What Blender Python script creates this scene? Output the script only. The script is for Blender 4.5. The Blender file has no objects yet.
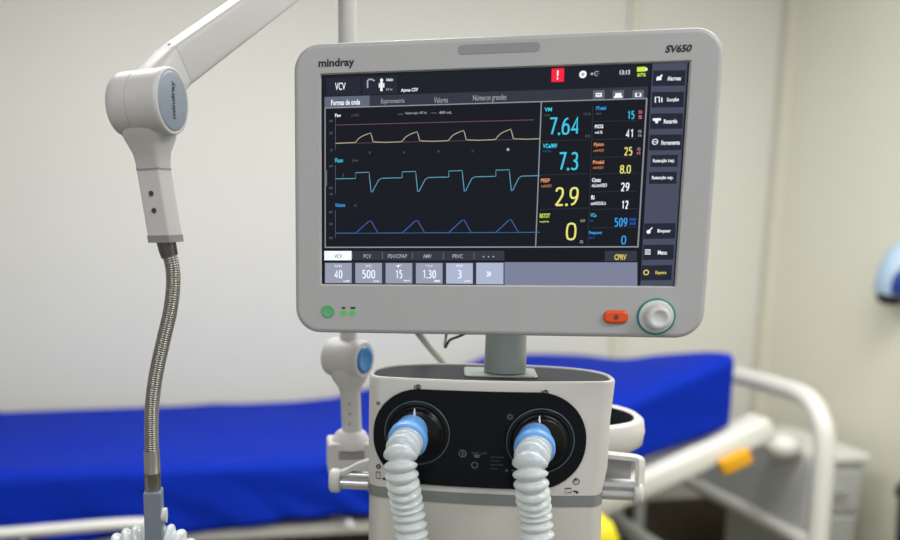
import bpy, math, random
from mathutils import Vector, Matrix
random.seed(4)
PI = math.pi
SC = bpy.context.scene
COL = SC.collection
rad = math.radians

# ------------------------------------------------------------ camera geometry
F, CX, CY, CH = 900.0, 285.7, 372.0, 1.55
RW = Matrix.Rotation(rad(-.541), 3, 'Y') @ Matrix.Rotation(rad(10.2488), 3, 'X')
RWI = RW.transposed()
CO = Vector((0, 0, CH))
def ray(px, py): return RWI @ Vector(((px - CX) / F, 1, -(py - CY) / F))
def aty(px, py, Y): d = ray(px, py); return CO + d * (Y / d.y)
VYAW = rad(-10.5054)
VM = Matrix.Translation((.2065, .8976, .0271 + CH)) @ Matrix.Rotation(VYAW, 4, 'Z')
def loc(px, py, y=0.0):
    """point of the ventilator's own frame on its plane y = const seen at a photo pixel"""
    n = VM.to_3x3() @ Vector((0, 1, 0)); o = VM.translation; d = ray(px, py)
    t = (n.dot(o - CO) + y) / n.dot(d)
    return VM.inverted() @ (CO + d * t)

# ------------------------------------------------------------ materials
def lin(c):
    return tuple((x / 255 / 12.92 if x / 255 <= .04045 else ((x / 255 + .055) / 1.055) ** 2.4) for x in c)
def mat(name, rgb, rough=.45, metal=0, var=.05, scale=30, bump=0, bscale=200, spec=.5, trans=0, alpha=1, emit=0, coat=0, emis_rgb=None, sheen=0, stretch=None):
    m = bpy.data.materials.new(name); m.use_nodes = True
    nt = m.node_tree; b = nt.nodes['Principled BSDF']
    c = lin(rgb)
    tc = nt.nodes.new('ShaderNodeTexCoord')
    mp = nt.nodes.new('ShaderNodeMapping'); nt.links.new(tc.outputs['Object'], mp.inputs[0])
    if stretch: mp.inputs['Scale'].default_value = stretch
    no = nt.nodes.new('ShaderNodeTexNoise'); no.inputs['Scale'].default_value = scale; no.inputs['Detail'].default_value = 3
    nt.links.new(mp.outputs[0], no.inputs['Vector'])
    cr = nt.nodes.new('ShaderNodeValToRGB')
    cr.color_ramp.elements[0].color = tuple(x * (1 - var) for x in c) + (1,)
    cr.color_ramp.elements[1].color = tuple(min(1, x * (1 + var)) for x in c) + (1,)
    nt.links.new(no.outputs['Fac'], cr.inputs[0]); nt.links.new(cr.outputs[0], b.inputs['Base Color'])
    b.inputs['Roughness'].default_value = rough; b.inputs['Metallic'].default_value = metal
    b.inputs['Specular IOR Level'].default_value = spec
    b.inputs['Transmission Weight'].default_value = trans; b.inputs['Alpha'].default_value = alpha
    b.inputs['Coat Weight'].default_value = coat
    b.inputs['Sheen Weight'].default_value = sheen
    if emit:
        if emis_rgb: b.inputs['Emission Color'].default_value = lin(emis_rgb) + (1,)
        else: nt.links.new(cr.outputs[0], b.inputs['Emission Color'])
        b.inputs['Emission Strength'].default_value = emit
    if bump:
        n2 = nt.nodes.new('ShaderNodeTexNoise'); n2.inputs['Scale'].default_value = bscale
        nt.links.new(mp.outputs[0], n2.inputs['Vector'])
        bp = nt.nodes.new('ShaderNodeBump'); bp.inputs['Strength'].default_value = bump; bp.inputs['Distance'].default_value = .002
        nt.links.new(n2.outputs['Fac'], bp.inputs['Height']); nt.links.new(bp.outputs[0], b.inputs['Normal'])
    return m
def glow(name, rgb, e=1.0):
    """a lit area of the display: black glass that gives off light"""
    m = bpy.data.materials.new(name); m.use_nodes = True
    b = m.node_tree.nodes['Principled BSDF']
    b.inputs['Base Color'].default_value = (.003, .003, .004, 1); b.inputs['Roughness'].default_value = .25
    b.inputs['Specular IOR Level'].default_value = .12
    b.inputs['Emission Color'].default_value = lin(rgb) + (1,); b.inputs['Emission Strength'].default_value = e
    return m
M = {}
M['bezel'] = mat('bezel_grey_plastic', (175, 176, 179), .42, var=.02, bump=.08, bscale=900)
M['bezel_edge'] = mat('bezel_pale_edge', (206, 207, 208), .35, var=.02)
M['light_bar'] = mat('smoked_alarm_bar', (146, 145, 151), .3, var=.02)
M['black_ink'] = mat('black_ink', (22, 22, 24), .5)
M['grey_ink'] = mat('grey_ink', (60, 62, 64), .5)
M['orange'] = mat('orange_rubber', (226, 82, 18), .4, var=.03)
M['teal'] = mat('teal_ring', (28, 128, 128), .35)
M['knob'] = mat('knob_plastic', (205, 207, 208), .32, var=.02)
M['green'] = mat('green_button', (96, 172, 122), .35, var=.03)
M['led'] = glow('green_led', (90, 195, 100), .75)
M['steel_post'] = mat('satin_grey_post', (160, 168, 168), .35, metal=.45, var=.03)
M['top_plate'] = mat('dark_top_plate', (38, 41, 48), .55, var=.04, spec=.15)
M['shell'] = mat('warm_white_shell', (202, 200, 196), .38, var=.015)
M['shell_low'] = mat('warm_white_lower_shell', (196, 193, 186), .42, var=.015)
M['band'] = mat('grey_band', (132, 135, 134), .35, metal=.3, var=.02)
M['panel'] = mat('black_gloss_panel', (5, 7, 14), .2, var=.1, spec=.18)
M['panel2'] = mat('black_satin_port', (9, 10, 14), .28, var=.1, spec=.25)
M['ring_line'] = mat('grey_teal_line', (70, 92, 98), .4)
M['dim_ink'] = mat('dim_panel_print', (82, 84, 92), .5)
M['white_ink'] = mat('white_ink', (225, 228, 232), .5)
M['hose'] = mat('milky_clear_hose', (236, 244, 246), .22, var=.03, trans=.2, alpha=.74, spec=.7)
M['hose_in'] = mat('hose_inner_shade', (180, 205, 222), .5, var=.02)
M['cuff'] = mat('light_blue_cuff', (112, 172, 240), .35, var=.03, spec=.5)
M['arm'] = mat('arm_white_enamel', (198, 197, 197), .45, var=.015)
M['arm_grey'] = mat('arm_grey_trim', (138, 138, 140), .4, var=.02)
M['disc'] = mat('blue_grey_disc', (136, 148, 164), .4, var=.03)
M['chrome'] = mat('gooseneck_steel', (150, 147, 142), .28, metal=.95, var=.08)
M['dark_steel'] = mat('dark_steel', (92, 90, 88), .32, metal=.9, var=.08)
M['clip'] = mat('clip_blue_grey', (112, 122, 134), .45, var=.03)
M['rail_steel'] = mat('rail_steel', (196, 198, 198), .25, metal=.6, var=.03)
M['blue_cap'] = mat('blue_joint_cap', (40, 120, 190), .3, var=.05)
M['sheet'] = mat('royal_blue_sheet', (2, 40, 164), .75, var=.06, scale=9, bump=.1, bscale=300, sheen=.0, spec=.12)
M['bed'] = mat('bed_enamel', (222, 222, 216), .4, var=.02)
M['bed_grey'] = mat('bed_grey_panel', (204, 207, 207), .5, var=.03)
M['bed_tube'] = mat('bed_tube_satin', (205, 207, 208), .32, metal=.25, var=.02)
M['yellow'] = mat('yellow_plastic', (232, 170, 14), .45, var=.03)
M['bright_yellow'] = mat('bright_yellow_plastic', (230, 212, 20), .45, var=.03)
M['rubber'] = mat('black_rubber', (24, 25, 28), .6)
M['bin_grey'] = mat('dark_grey_plastic', (58, 60, 63), .55)
M['cable'] = mat('grey_cable', (176, 178, 176), .5)
M['wall_back'] = mat('painted_wall_back', (218, 218, 209), .75, var=.018, scale=1.3, bump=.05, bscale=120)
M['wall_right'] = mat('painted_wall_right', (231, 230, 214), .75, var=.018, scale=1.3, bump=.05, bscale=120)
M['wall_trim'] = mat('beige_corner_trim', (214, 212, 197), .6, var=.02)
M['bed_shade'] = mat('dark_brown_bed_shade', (84, 76, 62), .5, var=.05)  # dark brown standing for the shade under the bed
M['floor'] = mat('brown_vinyl_floor', (96, 88, 74), .4, var=.12, scale=5)
M['ceiling'] = mat('white_ceiling', (232, 232, 228), .8, var=.02)
M['cabinet'] = mat('cabinet_grey', (190, 192, 186), .5, var=.02)
M['case_blue'] = mat('case_light_blue', (176, 202, 226), .4, var=.04)
M['case_dark'] = mat('case_navy', (24, 58, 138), .35, var=.05)
M['lamp'] = glow('lamp_diffuser', (255, 252, 244), 2.0)

# ------------------------------------------------------------ mesh builder
class MB:
    def __init__(s): s.v = []; s.f = []; s.mi = []; s.sm = []; s.mats = []
    def _m(s, m):
        if m not in s.mats: s.mats.append(m)
        return s.mats.index(m)
    def add(s, vs, fs, m, smooth=False):
        o = len(s.v); s.v += [Vector(p) for p in vs]; k = s._m(m)
        for f in fs: s.f.append([i + o for i in f]); s.mi.append(k); s.sm.append(smooth)
        return s
    def box(s, a, b, m, M4=None, bev=0):
        x0, y0, z0 = a; x1, y1, z1 = b
        if bev:
            return s.rprism((x0, z0, x1, z1), y0, y1, bev, m, M4, edge=min(bev, abs(y1 - y0) / 3) * .6)
        vs = [Vector(p) for p in [(x0,y0,z0),(x1,y0,z0),(x1,y1,z0),(x0,y1,z0),(x0,y0,z1),(x1,y0,z1),(x1,y1,z1),(x0,y1,z1)]]
        if M4: vs = [M4 @ p for p in vs]
        return s.add(vs, [(0,3,2,1),(4,5,6,7),(0,1,5,4),(1,2,6,5),(2,3,7,6),(3,0,4,7)], m)
    def loft(s, rings, m, cap0=True, cap1=True, smooth=True, closed=True):
        n = len(rings[0]); vs = [p for r in rings for p in r]; fs = []
        for i in range(len(rings) - 1):
            for j in range(n if closed else n - 1):
                a = i * n + j; b = i * n + (j + 1) % n
                fs.append((a, b, b + n, a + n))
        s.add(vs, fs, m, smooth)
        if cap0: s.add(rings[0], [tuple(range(n))[::-1]], m)
        if cap1: s.add(rings[-1], [tuple(range(n))], m)
        return s
    def rprism(s, rect, y0, y1, r, m, M4=None, edge=0.0, n=6):
        """rounded-rectangle slab in the xz plane from y0 (front) to y1 (back)"""
        steps = [(y0, edge), (y0 + edge * .3, edge * .3), (y0 + edge, 0), (y1 - edge, 0), (y1 - edge * .3, edge * .3), (y1, edge)] if edge else [(y0, 0), (y1, 0)]
        rings = []
        for y, ins in steps:
            p = [Vector((x, y, z)) for x, z in rrect(rect, r, n, ins)]
            rings.append([M4 @ q for q in p] if M4 else p)
        return s.loft(rings, m, smooth=bool(edge))
    def tube(s, pts, r, m, n=16, caps=True, smooth=True, rfun=None, up=Vector((0, 0, 1)), sec=None):
        pts = [Vector(p) for p in pts]; rings = []; prev = None
        for i, p in enumerate(pts):
            t = (pts[min(i + 1, len(pts) - 1)] - pts[max(i - 1, 0)]).normalized()
            if prev is None:
                a = up if abs(t.dot(up)) < .95 else Vector((1, 0, 0))
                u = (a - t * a.dot(t)).normalized()
            else: u = (prev - t * prev.dot(t)).normalized()
            prev = u; w = t.cross(u)
            rr = rfun(i) if rfun else (r[i] if isinstance(r, (list, tuple)) else r)
            if sec: rings.append([p + u * (a * rr) + w * (b * rr) for a, b in sec])
            else: rings.append([p + (u * math.cos(2*PI*k/n) + w * math.sin(2*PI*k/n)) * rr for k in range(n)])
        return s.loft(rings, m, caps, caps, smooth)
    def lathe(s, o, axis, prof, m, n=32, cap0=True, cap1=True, smooth=True):
        """prof: (distance along axis, radius) pairs"""
        axis = Vector(axis).normalized(); o = Vector(o)
        a = Vector((0, 0, 1)) if abs(axis.z) < .9 else Vector((1, 0, 0))
        u = (a - axis * a.dot(axis)).normalized(); w = axis.cross(u)
        rings = [[o + axis * d + (u * math.cos(2*PI*k/n) + w * math.sin(2*PI*k/n)) * r for k in range(n)] for d, r in prof]
        return s.loft(rings, m, cap0, cap1, smooth)
    def build(s, name, parent=None, M4=None, fix=True):
        me = bpy.data.meshes.new(name)
        me.from_pydata([tuple(p) for p in s.v], [], s.f)
        for m in s.mats: me.materials.append(m)
        me.polygons.foreach_set('material_index', s.mi); me.polygons.foreach_set('use_smooth', s.sm)
        me.update()
        if fix:
            import bmesh
            bm = bmesh.new(); bm.from_mesh(me)
            bmesh.ops.recalc_face_normals(bm, faces=bm.faces[:]); bm.to_mesh(me); bm.free()
        o = bpy.data.objects.new(name, me); COL.objects.link(o)
        if M4: o.matrix_world = M4
        if parent: o.parent = parent
        return o
def rrect(rect, r, n=6, ins=0):
    x0, z0, x1, z1 = rect; x0 += ins; z0 += ins; x1 -= ins; z1 -= ins; r = max(r - ins, 1e-4)
    out = []
    for cx, cz, a0 in ((x1 - r, z1 - r, 0), (x0 + r, z1 - r, 90), (x0 + r, z0 + r, 180), (x1 - r, z0 + r, 270)):
        for k in range(n + 1):
            a = rad(a0 + 90 * k / n); out.append((cx + r * math.cos(a), cz + r * math.sin(a)))
    return out
def spline(pts, k=12):
    pts = [Vector(p) for p in pts]; P = [pts[0] * 2 - pts[1]] + pts + [pts[-1] * 2 - pts[-2]]; out = []
    for i in range(1, len(P) - 2):
        for j in range(k):
            t = j / k; a, b, c, d = P[i-1], P[i], P[i+1], P[i+2]
            out.append(.5 * ((2*b) + (c - a) * t + (2*a - 5*b + 4*c - d) * t*t + (3*b - a - 3*c + d) * t**3))
    out.append(pts[-1]); return out
def resample(pts, step):
    out = [pts[0].copy()]; acc = 0
    for a, b in zip(pts, pts[1:]):
        L = (b - a).length; t = step - acc
        while t <= L and L > 0:
            out.append(a.lerp(b, t / L)); t += step
        acc = (acc + L) % step if L > 0 else acc
    return out
def empty(name, l, rz=0):
    o = bpy.data.objects.new(name, None); COL.objects.link(o); o.location = l; o.rotation_euler = (0, 0, rz); o.empty_display_size = .05
    return o
def tag(o, label, cat=None, group=None):
    o['label'] = label
    if cat: o['category'] = cat
    if group: o['group'] = group
    return o
def under(o, p):
    """keep world placement while parenting"""
    bpy.context.view_layer.update(); o.parent = p; o.matrix_parent_inverse = p.matrix_world.inverted(); return o

# text -> flat triangles in unit box
_tc = {}
DG = {'0': [([(.5,0),(.14,.08),(.02,.3),(.0,.5),(.02,.7),(.14,.92),(.5,1),(.86,.92),(.98,.7),(1,.5),(.98,.3),(.86,.08),(.5,0)],1)],
 '1': [([(.1,.80),(.62,1),(.62,0)],0)], '7': [([(0,1),(1,1),(.35,0)],0)],
 '2': [([(.02,.80),(.15,.95),(.48,1),(.82,.94),(.93,.74),(.80,.50),(.40,.22),(.02,0)],1),([(.02,0),(1,0)],0)],
 '3': [([(.02,.92),(.40,1),(.80,.93),(.90,.74),(.74,.57),(.34,.52)],1),([(.34,.52),(.80,.46),(.98,.26),(.84,.06),(.42,0),(0,.07)],1)],
 '4': [([(.78,0),(.78,1),(.0,.26),(1,.26)],0)],
 '5': [([(.92,1),(.12,1),(.08,.56)],0),([(.08,.56),(.5,.62),(.86,.52),(.96,.3),(.84,.08),(.45,0),(0,.06)],1)],
 '6': [([(.85,.98),(.45,.90),(.14,.65),(.02,.34),(.12,.08),(.5,0),(.88,.08),(1,.30),(.88,.53),(.52,.60),(.14,.50),(.03,.34)],1)],
 '8': [([(.5,.53),(.12,.64),(.06,.80),(.2,.96),(.5,1),(.8,.96),(.94,.80),(.88,.64),(.5,.53),(.1,.42),(0,.24),(.14,.06),(.5,0),(.86,.06),(1,.24),(.9,.42),(.5,.53)],1)],
 '9': [([(.15,.02),(.55,.10),(.86,.35),(.98,.66),(.88,.92),(.5,1),(.12,.92),(0,.70),(.12,.47),(.48,.40),(.86,.50),(.97,.66)],1)]}
def digit_geo(t, asp, sw=.115):
    """narrow technical numerals; asp = box width / height"""
    wd = {'.': .22}; gap = .17
    tot = sum(wd.get(c, 1) for c in t); n = len(t) - 1
    tot_w = tot + gap * n * 1.0; vs = []; fs = []; x = 0
    u = asp / tot_w                      # width of one numeral in heights
    for c in t:
        if c == '.':
            cx = x + .5 * wd['.'] * u; q = len(vs); h = sw * .62
            vs += [(cx - h, 0), (cx + h, 0), (cx + h, 2 * h), (cx - h, 2 * h)]; fs.append((q, q+1, q+2, q+3)); x += (wd['.'] + gap) * u; continue
        for pts, sm in DG[c]:
            P = [Vector((x + sw/2 + (u - sw) * a, sw/2 + (1 - sw) * b, 0)) for a, b in pts]
            if sm: P = spline(P, 5)
            q = len(vs); closed = (P[0] - P[-1]).length < 1e-6
            for i, p in enumerate(P):
                a = P[i-1] if i else (P[-2] if closed else P[0]); b = P[i+1] if i < len(P) - 1 else (P[1] if closed else P[-1])
                d0 = (p - a).normalized() if (p - a).length > 1e-9 else (b - p).normalized(); d1 = (b - p).normalized() if (b - p).length > 1e-9 else d0
                d = (d0 + d1).normalized(); nn = Vector((-d.y, d.x, 0)); k = min(1.9, 1 / max(.3, abs(nn.dot(Vector((-d0.y, d0.x, 0))))))
                e = Vector((0, 0, 0))
                vs += [tuple((p + nn * sw / 2 * k))[:2], tuple((p - nn * sw / 2 * k))[:2]]
            for i in range(len(P) - 1): fs.append((q+2*i, q+2*i+1, q+2*i+3, q+2*i+2))
        x += (1 + gap) * u
    return [(a / asp, b) for a, b in vs], fs
def text_geo(t, bold=0):
    if (t, bold) in _tc: return _tc[(t, bold)]
    cu = bpy.data.curves.new('t', 'FONT'); cu.body = t; cu.resolution_u = 3; cu.offset = bold
    ob = bpy.data.objects.new('t', cu); COL.objects.link(ob)
    dg = bpy.context.evaluated_depsgraph_get(); me = ob.evaluated_get(dg).to_mesh()
    vs = [tuple(v.co) for v in me.vertices]; fs = [tuple(p.vertices) for p in me.polygons]
    ob.evaluated_get(dg).to_mesh_clear(); bpy.data.objects.remove(ob); bpy.data.curves.remove(cu)
    xs = [v[0] for v in vs]; ys = [v[1] for v in vs]
    x0, x1, y0, y1 = min(xs), max(xs), min(ys), max(ys)
    g = ([((v[0]-x0)/(x1-x0), (v[1]-y0)/(y1-y0)) for v in vs], fs); _tc[(t, bold)] = g
    return g

# ============================================================ VENTILATOR
vent = empty('ventilator', (VM.translation.x, VM.translation.y, 0), VYAW)
tag(vent, 'grey and white medical ventilator with large lit touchscreen, standing in front of the bed', 'ventilator')
bpy.context.view_layer.update()
ZB = VM.translation.z                       # height of the screen centre
UP = Matrix.Translation((0, 0, ZB))         # ventilator frame -> its Empty
def part(mb, name, parent=vent, top=True):
    """part built in the ventilator frame (origin at the screen centre)"""
    if top:
        for v in mb.v: v.z += ZB
    return mb.build(name, parent)

# --- display housing
OUT = (-.1990, -.1540, .2005, .1335)
W = 345 / 2000
b0 = loc(320.2, 73.7); b1 = loc(691.2, 60.1); b2 = loc(320.7, 285.2); b3 = loc(675.8, 287.3)
SX0, SX1, SZ0, SZ1 = -.1725, .1725, -.1045, .1045
mb = MB()
YF = -.003
prof = [(.040, .016), (.030, .004), (.014, .0), (.004, .0), (YF + .0025, .0008), (YF + .0006, .0022), (YF, .005)]
rings = [[Vector((x, y, z)) for x, z in rrect(OUT, .026, 8, ins)] for y, ins in prof]
mb.loft(rings, M['bezel'], True, False)
# flat front ring with rectangular opening
n = len(rings[-1]); inner = rrect((SX0, SZ0, SX1, SZ1), .0015, 8)
mb.add(rings[-1] + [Vector((x, YF, z)) for x, z in inner], [(j, (j+1) % n, n + (j+1) % n, n + j) for j in range(n)], M['bezel'])
inner2 = rrect((SX0, SZ0, SX1, SZ1), .0015, 8, .0012)
mb.add([Vector((x, YF, z)) for x, z in inner] + [Vector((x, .0012, z)) for x, z in inner2], [(j, (j+1) % n, n + (j+1) % n, n + j) for j in range(n)], M['bezel_edge'])
# back bulge
mb.loft([[Vector((x, y, z)) for x, z in rrect((-.13, -.10, .13, .09), .03, 8, i)] for y, i in ((.038, 0), (.06, .006), (.082, .03))], M['bezel'], False, True)
house = part(mb, 'display_housing')

# --- screen: one flat emissive panel with its picture
G = {k: glow('screen_' + k, c, e) for k, c, e in [
    ('black', (18, 21, 30), .85), ('top', (24, 27, 38), .95), ('mid', (50, 53, 64), 1), ('tab', (96, 102, 122), 1), ('side', (70, 75, 94), 1),
    ('line', (140, 146, 154), 1), ('dimline', (52, 56, 66), 1), ('button', (32, 35, 50), 1), ('set', (150, 155, 176), 1), ('set2', (172, 180, 206), 1),
    ('setbar', (122, 128, 152), 1), ('white', (235, 240, 245), 1.1), ('grey', (165, 170, 180), 1), ('dim', (95, 100, 112), 1), ('cyan', (58, 190, 222), 1.1),
    ('blue', (50, 150, 225), 1.1), ('deep', (40, 90, 190), 1), ('yellow', (228, 222, 120), 1.05), ('orange', (232, 150, 90), 1), ('pink', (120, 84, 106), .8),
    ('red', (240, 30, 60), 1.1), ('lime', (190, 230, 70), 1.1), ('cream', (186, 178, 150), .9), ('wave', (92, 160, 190), .95), ('wave2', (60, 105, 170), .95), ('gold', (220, 200, 90), 1), ('green', (40, 60, 30), 1), ('rose', (250, 120, 150), 1)]}
scr = MB(); LAY = [0]
def S(px, py, lift=0):
    p = loc(px, py); return Vector((p.x, .0008 - .00006 * lift, p.z))
def quad(pts, m, lift=1): scr.add([S(x, y, lift) for x, y in pts], [(0, 1, 2, 3)], G[m])
# slopes of rows / columns in the photograph (the panel's own straight lines)
def ymap(x, yl):
    """row height at column x for a row that meets the left edge at yl"""
    t = (yl - 73.7) / 211.5; yr = 60.1 + t * 227.2
    p = loc(320.3, yl); z = p.z
    lo = yl
    # solve on the panel: same local z at column x
    y = yl + (yr - yl) * (x - 320) / 363
    for _ in range(3):
        e = loc(x, y).z - z; y += e * 1070
    return y
def xmap(xt, y):
    """column position at image row y for a column that meets the panel's middle row (y 175) at xt"""
    X = loc(xt, 175).x; x = xt
    for _ in range(3): x += (X - loc(x, y).x) * 1075
    return x
def rect(x0, yl0, x1, yl1, m, lift=1):
    """panel-aligned rectangle; columns given at the middle row, rows given at the left edge"""
    P = []
    for x, yl in ((x0, yl1), (x1, yl1), (x1, yl0), (x0, yl0)):
        X = loc(x, 175).x; Z = loc(320.3, yl).z
        P.append(Vector((X, .0008 - .00006 * lift, Z)))
    scr.add(P, [(0, 1, 2, 3)], G[m])
def txt(t, x0, y0, x1, y1, m, bold=.0, lift=4):
    """lettering filling the box from (x0,y0) to (x1,y1) of the photograph, upright on the panel"""
    a = loc(x0, (y0 + y1) / 2); b = loc(x1, (y0 + y1) / 2); ym = (x0 + x1) / 2
    zt = loc(ym, y0).z; zb = loc(ym, y1).z
    num = all(c in '0123456789.' for c in t) and (y1 - y0) > 6
    vs, fs = digit_geo(t, (b.x - a.x) / (zt - zb), .105 if y1 - y0 > 14 else .125) if num else text_geo(t, bold)
    scr.add([Vector((a.x + (b.x - a.x) * u, .0008 - .00006 * lift, zb + (zt - zb) * w)) for u, w in vs], fs, G[m])
def pline(pts, w, m, lift=3):
    P = [S(x, y, lift) for x, y in pts]; vs = []; fs = []
    for i, p in enumerate(P):
        d = (P[min(i+1, len(P)-1)] - P[max(i-1, 0)]).normalized(); nn = Vector((-d.z, 0, d.x)) * w / 2
        vs += [p + nn, p - nn]
    for i in range(len(P) - 1): fs.append((2*i, 2*i+1, 2*i+3, 2*i+2))
    scr.add(vs, fs, G[m])
def disc(cx, cy, r, m, lift=4, ri=0):
    k = 20; c = loc(cx, cy); R = r / 1060; vs = []; 
    for i in range(k):
        a = 2*PI*i/k; vs.append(Vector((c.x + R*math.cos(a), .0008 - .00006*lift, c.z + R*math.sin(a))))
    if ri:
        q = ri / 1060
        for i in range(k):
            a = 2*PI*i/k; vs.append(Vector((c.x + q*math.cos(a), .0008 - .00006*lift, c.z + q*math.sin(a))))
        scr.add(vs, [(i, (i+1) % k, k + (i+1) % k, k + i) for i in range(k)], G[m])
    else: scr.add(vs, [tuple(range(k))], G[m])
scr.add([Vector((SX0, .0008, SZ0)), Vector((SX1, .0008, SZ0)), Vector((SX1, .0008, SZ1)), Vector((SX0, .0008, SZ1))], [(0, 1, 2, 3)], G['black'])
LB = 324.5
rect(LB, 76, 645, 97, 'top')
rect(LB, 97, 643, 107, 'mid'); rect(LB, 97, 369, 107.5, 'tab', 2)
rect(LB, 107.5, 643, 108.6, 'line', 2)
rect(LB, 107.5, 325.6, 247.8, 'line', 2); rect(LB, 246.8, 643, 248, 'line', 2); rect(641.7, 107.5, 643.1, 248, 'line', 2)
rect(538, 108, 539.1, 247.5, 'line', 2)
# header
rect(327, 78.5, 360, 96, 'button', 2); rect(362, 78.5, 396, 96, 'button', 2)
txt('VCV', 335, 82.5, 345.5, 90, 'white', .01)
pline([(367.5, 88), (367.5, 80.5), (369, 79.3), (372, 79.3), (374.5, 81)], .0014, 'grey')
disc(381.5, 80, 1.6, 'white'); pline([(381.5, 81.5), (381.3, 91)], .0024, 'white'); pline([(379.3, 83), (379.3, 87.5)], .0011, 'white'); pline([(383.7, 83), (383.7, 87.5)], .0011, 'white')
txt('Adulto', 386, 78, 393, 81, 'white', .02); txt('65 kg', 386, 88, 392.5, 91, 'grey', .02)
txt('Apnea CSV', 401, 88, 418, 92.5, 'white', .02)
quad([(551.5, 82), (564, 81.5), (564.3, 68), (551.8, 68.5)], 'red', 2); txt('!', 557, 70, 558.6, 79.5, 'white', .02)
disc(583, 74.3, 3.6, 'white'); disc(583, 74.3, 1.6, 'grey', 5)
pline([(591, 73.8), (600, 73.4)], .0008, 'dim'); disc(592, 73.8, 1.3, 'grey'); pline([(594, 73.6), (596, 71.4), (599, 71.3)], .0007, 'grey'); pline([(594, 73.6), (596, 75.6), (598, 75.5)], .0007, 'grey')
txt('13:13', 620, 70, 630, 74.5, 'white', .01)
quad([(637, 71.6), (645.5, 71.3), (645.7, 66.6), (637.2, 67)], 'lime', 3); quad([(645.5, 70.5), (647.5, 70.5), (647.5, 67.7), (645.5, 67.7)], 'white', 3); txt('87%', 637.5, 73, 646, 76.5, 'lime', .02)
# tabs
txt('Formas de onda', 331, 99.5, 360, 105, 'white', .02); txt('Espirometria', 381, 98.5, 404.5, 104.5, 'grey'); txt('Valores', 434, 97, 448, 102.7, 'grey'); txt('Números grandes', 473, 94.5, 506.5, 102, 'grey')
for x0 in (593, 612.5, 632.5): 
    quad([(x0, 99), (x0 + 11.5, 98.5), (x0 + 11.7, 90), (x0 + .2, 90.4)], 'dim', 2); quad([(x0 + 2.8, 96.8), (x0 + 9, 96.6), (x0 + 9, 92.8), (x0 + 2.8, 93)], 'white', 3)
disc(638.4, 94.6, 1.6, 'dim', 4); quad([(614, 98.0), (622.5, 97.6), (622.5, 95.6), (614, 96)], 'white', 4); quad([(596.5, 95.2), (601, 95), (601, 94.1), (596.5, 94.3)], 'dim', 4)
# waveforms
def yl(x, y0): return ymap(x, y0)
txt('Paw', 335, 113.5, 341, 117, 'white', .02); txt('cmH2O', 351, 113.5, 359, 116.5, 'pink')
pline([(398, 114.2), (403, 114)], .0007, 'dim'); txt('Volume espir. 407 mL', 405, 111.5, 427, 114.8, 'grey', .01); pline([(431, 113), (437, 112.8)], .0007, 'dim'); txt('489 mL', 439, 111, 452, 113.8, 'grey', .01)
pline([(x, yl(x, 125.4)) for x in range(336, 536, 20)] + [(534, yl(534, 125.4))], .0007, 'pink')
def wave(shape, base, m, w):
    P = [(335.5, yl(335.5, base))]
    for k in range(4):
        x0 = 355.5 + k * 46.6 + (0 if k < 3 else .5)
        for dx, dy in shape: P.append((x0 + dx, yl(x0 + dx, base) + dy * (1 + .02 * k)))
    P.append((534, yl(534, base))); pline(P, w, m)
wave([(0, -.4), (1.5, -2.5), (4, -5), (8, -7.2), (12, -8.6), (15, -9.6), (16.2, -6), (17.5, -.8), (20, -.4), (30, .2), (44, 0)], 143.6, 'cream', .0008)
wave([(0, 0), (.1, -5.8), (13.5, -6), (14, -1), (15.6, 14), (17, 13.6), (19.5, 8.5), (23, 2), (26, .2), (34, .1), (44, 0)], 179, 'wave', .0008)
wave([(0, 0), (13, -11.5), (15.5, -12), (22.5, 0), (44, 0)], 233.3, 'wave2', .00085)
pline([(x, yl(x, 143.9)) for x in range(336, 536, 20)], .0004, 'pink', 2); pline([(x, yl(x, 233.4)) for x in range(336, 536, 20)] + [(534, yl(534, 233.4))], .0005, 'wave2', 2)
txt('Fluxo', 335, 158, 343, 162.5, 'cyan', .02); txt('L/min', 352, 159, 358, 161.5, 'dim'); txt('Volume', 335, 203, 345, 207, 'blue', .02); txt('mL', 354, 204, 357, 206.5, 'dim')
for y0, y1 in ((118, 150), (165, 194), (210, 238)): pline([(335.3, y0), (335.4, y1)], .0004, 'dim', 2)
for y, s in ((121, '40'), (133, '20'), (150, '-5'), (166, '60'), (188, '0'), (194, '-60'), (212, '600'), (224, '300'), (238, '0')): txt(s, 329, y - 1.2, 332.5, y + 1.2, 'dim')
for k in range(4): txt(str(3 * k + 3), 368.5 + 34.5 * k, 151.5 - k * .6, 370.3 + 34.5 * k, 153.8 - k * .6, 'dim')
disc(508, 149.5, 1.5, 'grey'); quad([(324.5, 186), (327, 186), (327, 170), (324.5, 170)], 'dim', 2)
for k in range(4): pline([(343, 177 ), (343.1, 173.5)], .0005, 'dim'); 
# numbers, first column
txt('VM', 544.5, 107.5, 552, 111.3, 'cyan', .03); txt('L/min', 544.5, 114, 550, 116, 'dim')
txt('7.64', 549, 117, 579.5, 134.8, 'cyan', .012)
txt('11.0', 584, 112.5, 590.5, 115.3, 'dim'); txt('4.0', 585, 134.5, 590, 137.3, 'dim')
txt('VCe/MV', 543, 143.5, 557.5, 148, 'cyan', .03); txt('mL/kg', 543, 150, 551, 152.5, 'deep')
txt('7.3', 558.5, 152, 578.5, 170.3, 'cyan', .012)
txt('PEEP', 541, 178.5, 550, 182.3, 'orange', .03); txt('cmH2O', 541.5, 184.5, 551.5, 187.2, 'orange')
txt('2.9', 555, 187, 578.8, 206, 'yellow', .012)
txt('RRTOT', 539.8, 213.5, 550, 218, 'lime', .03); txt('resp/min', 539.8, 220.5, 549, 223, 'yellow', .01)
txt('0', 566, 222.5, 576.5, 240.5, 'yellow', .012)
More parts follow.
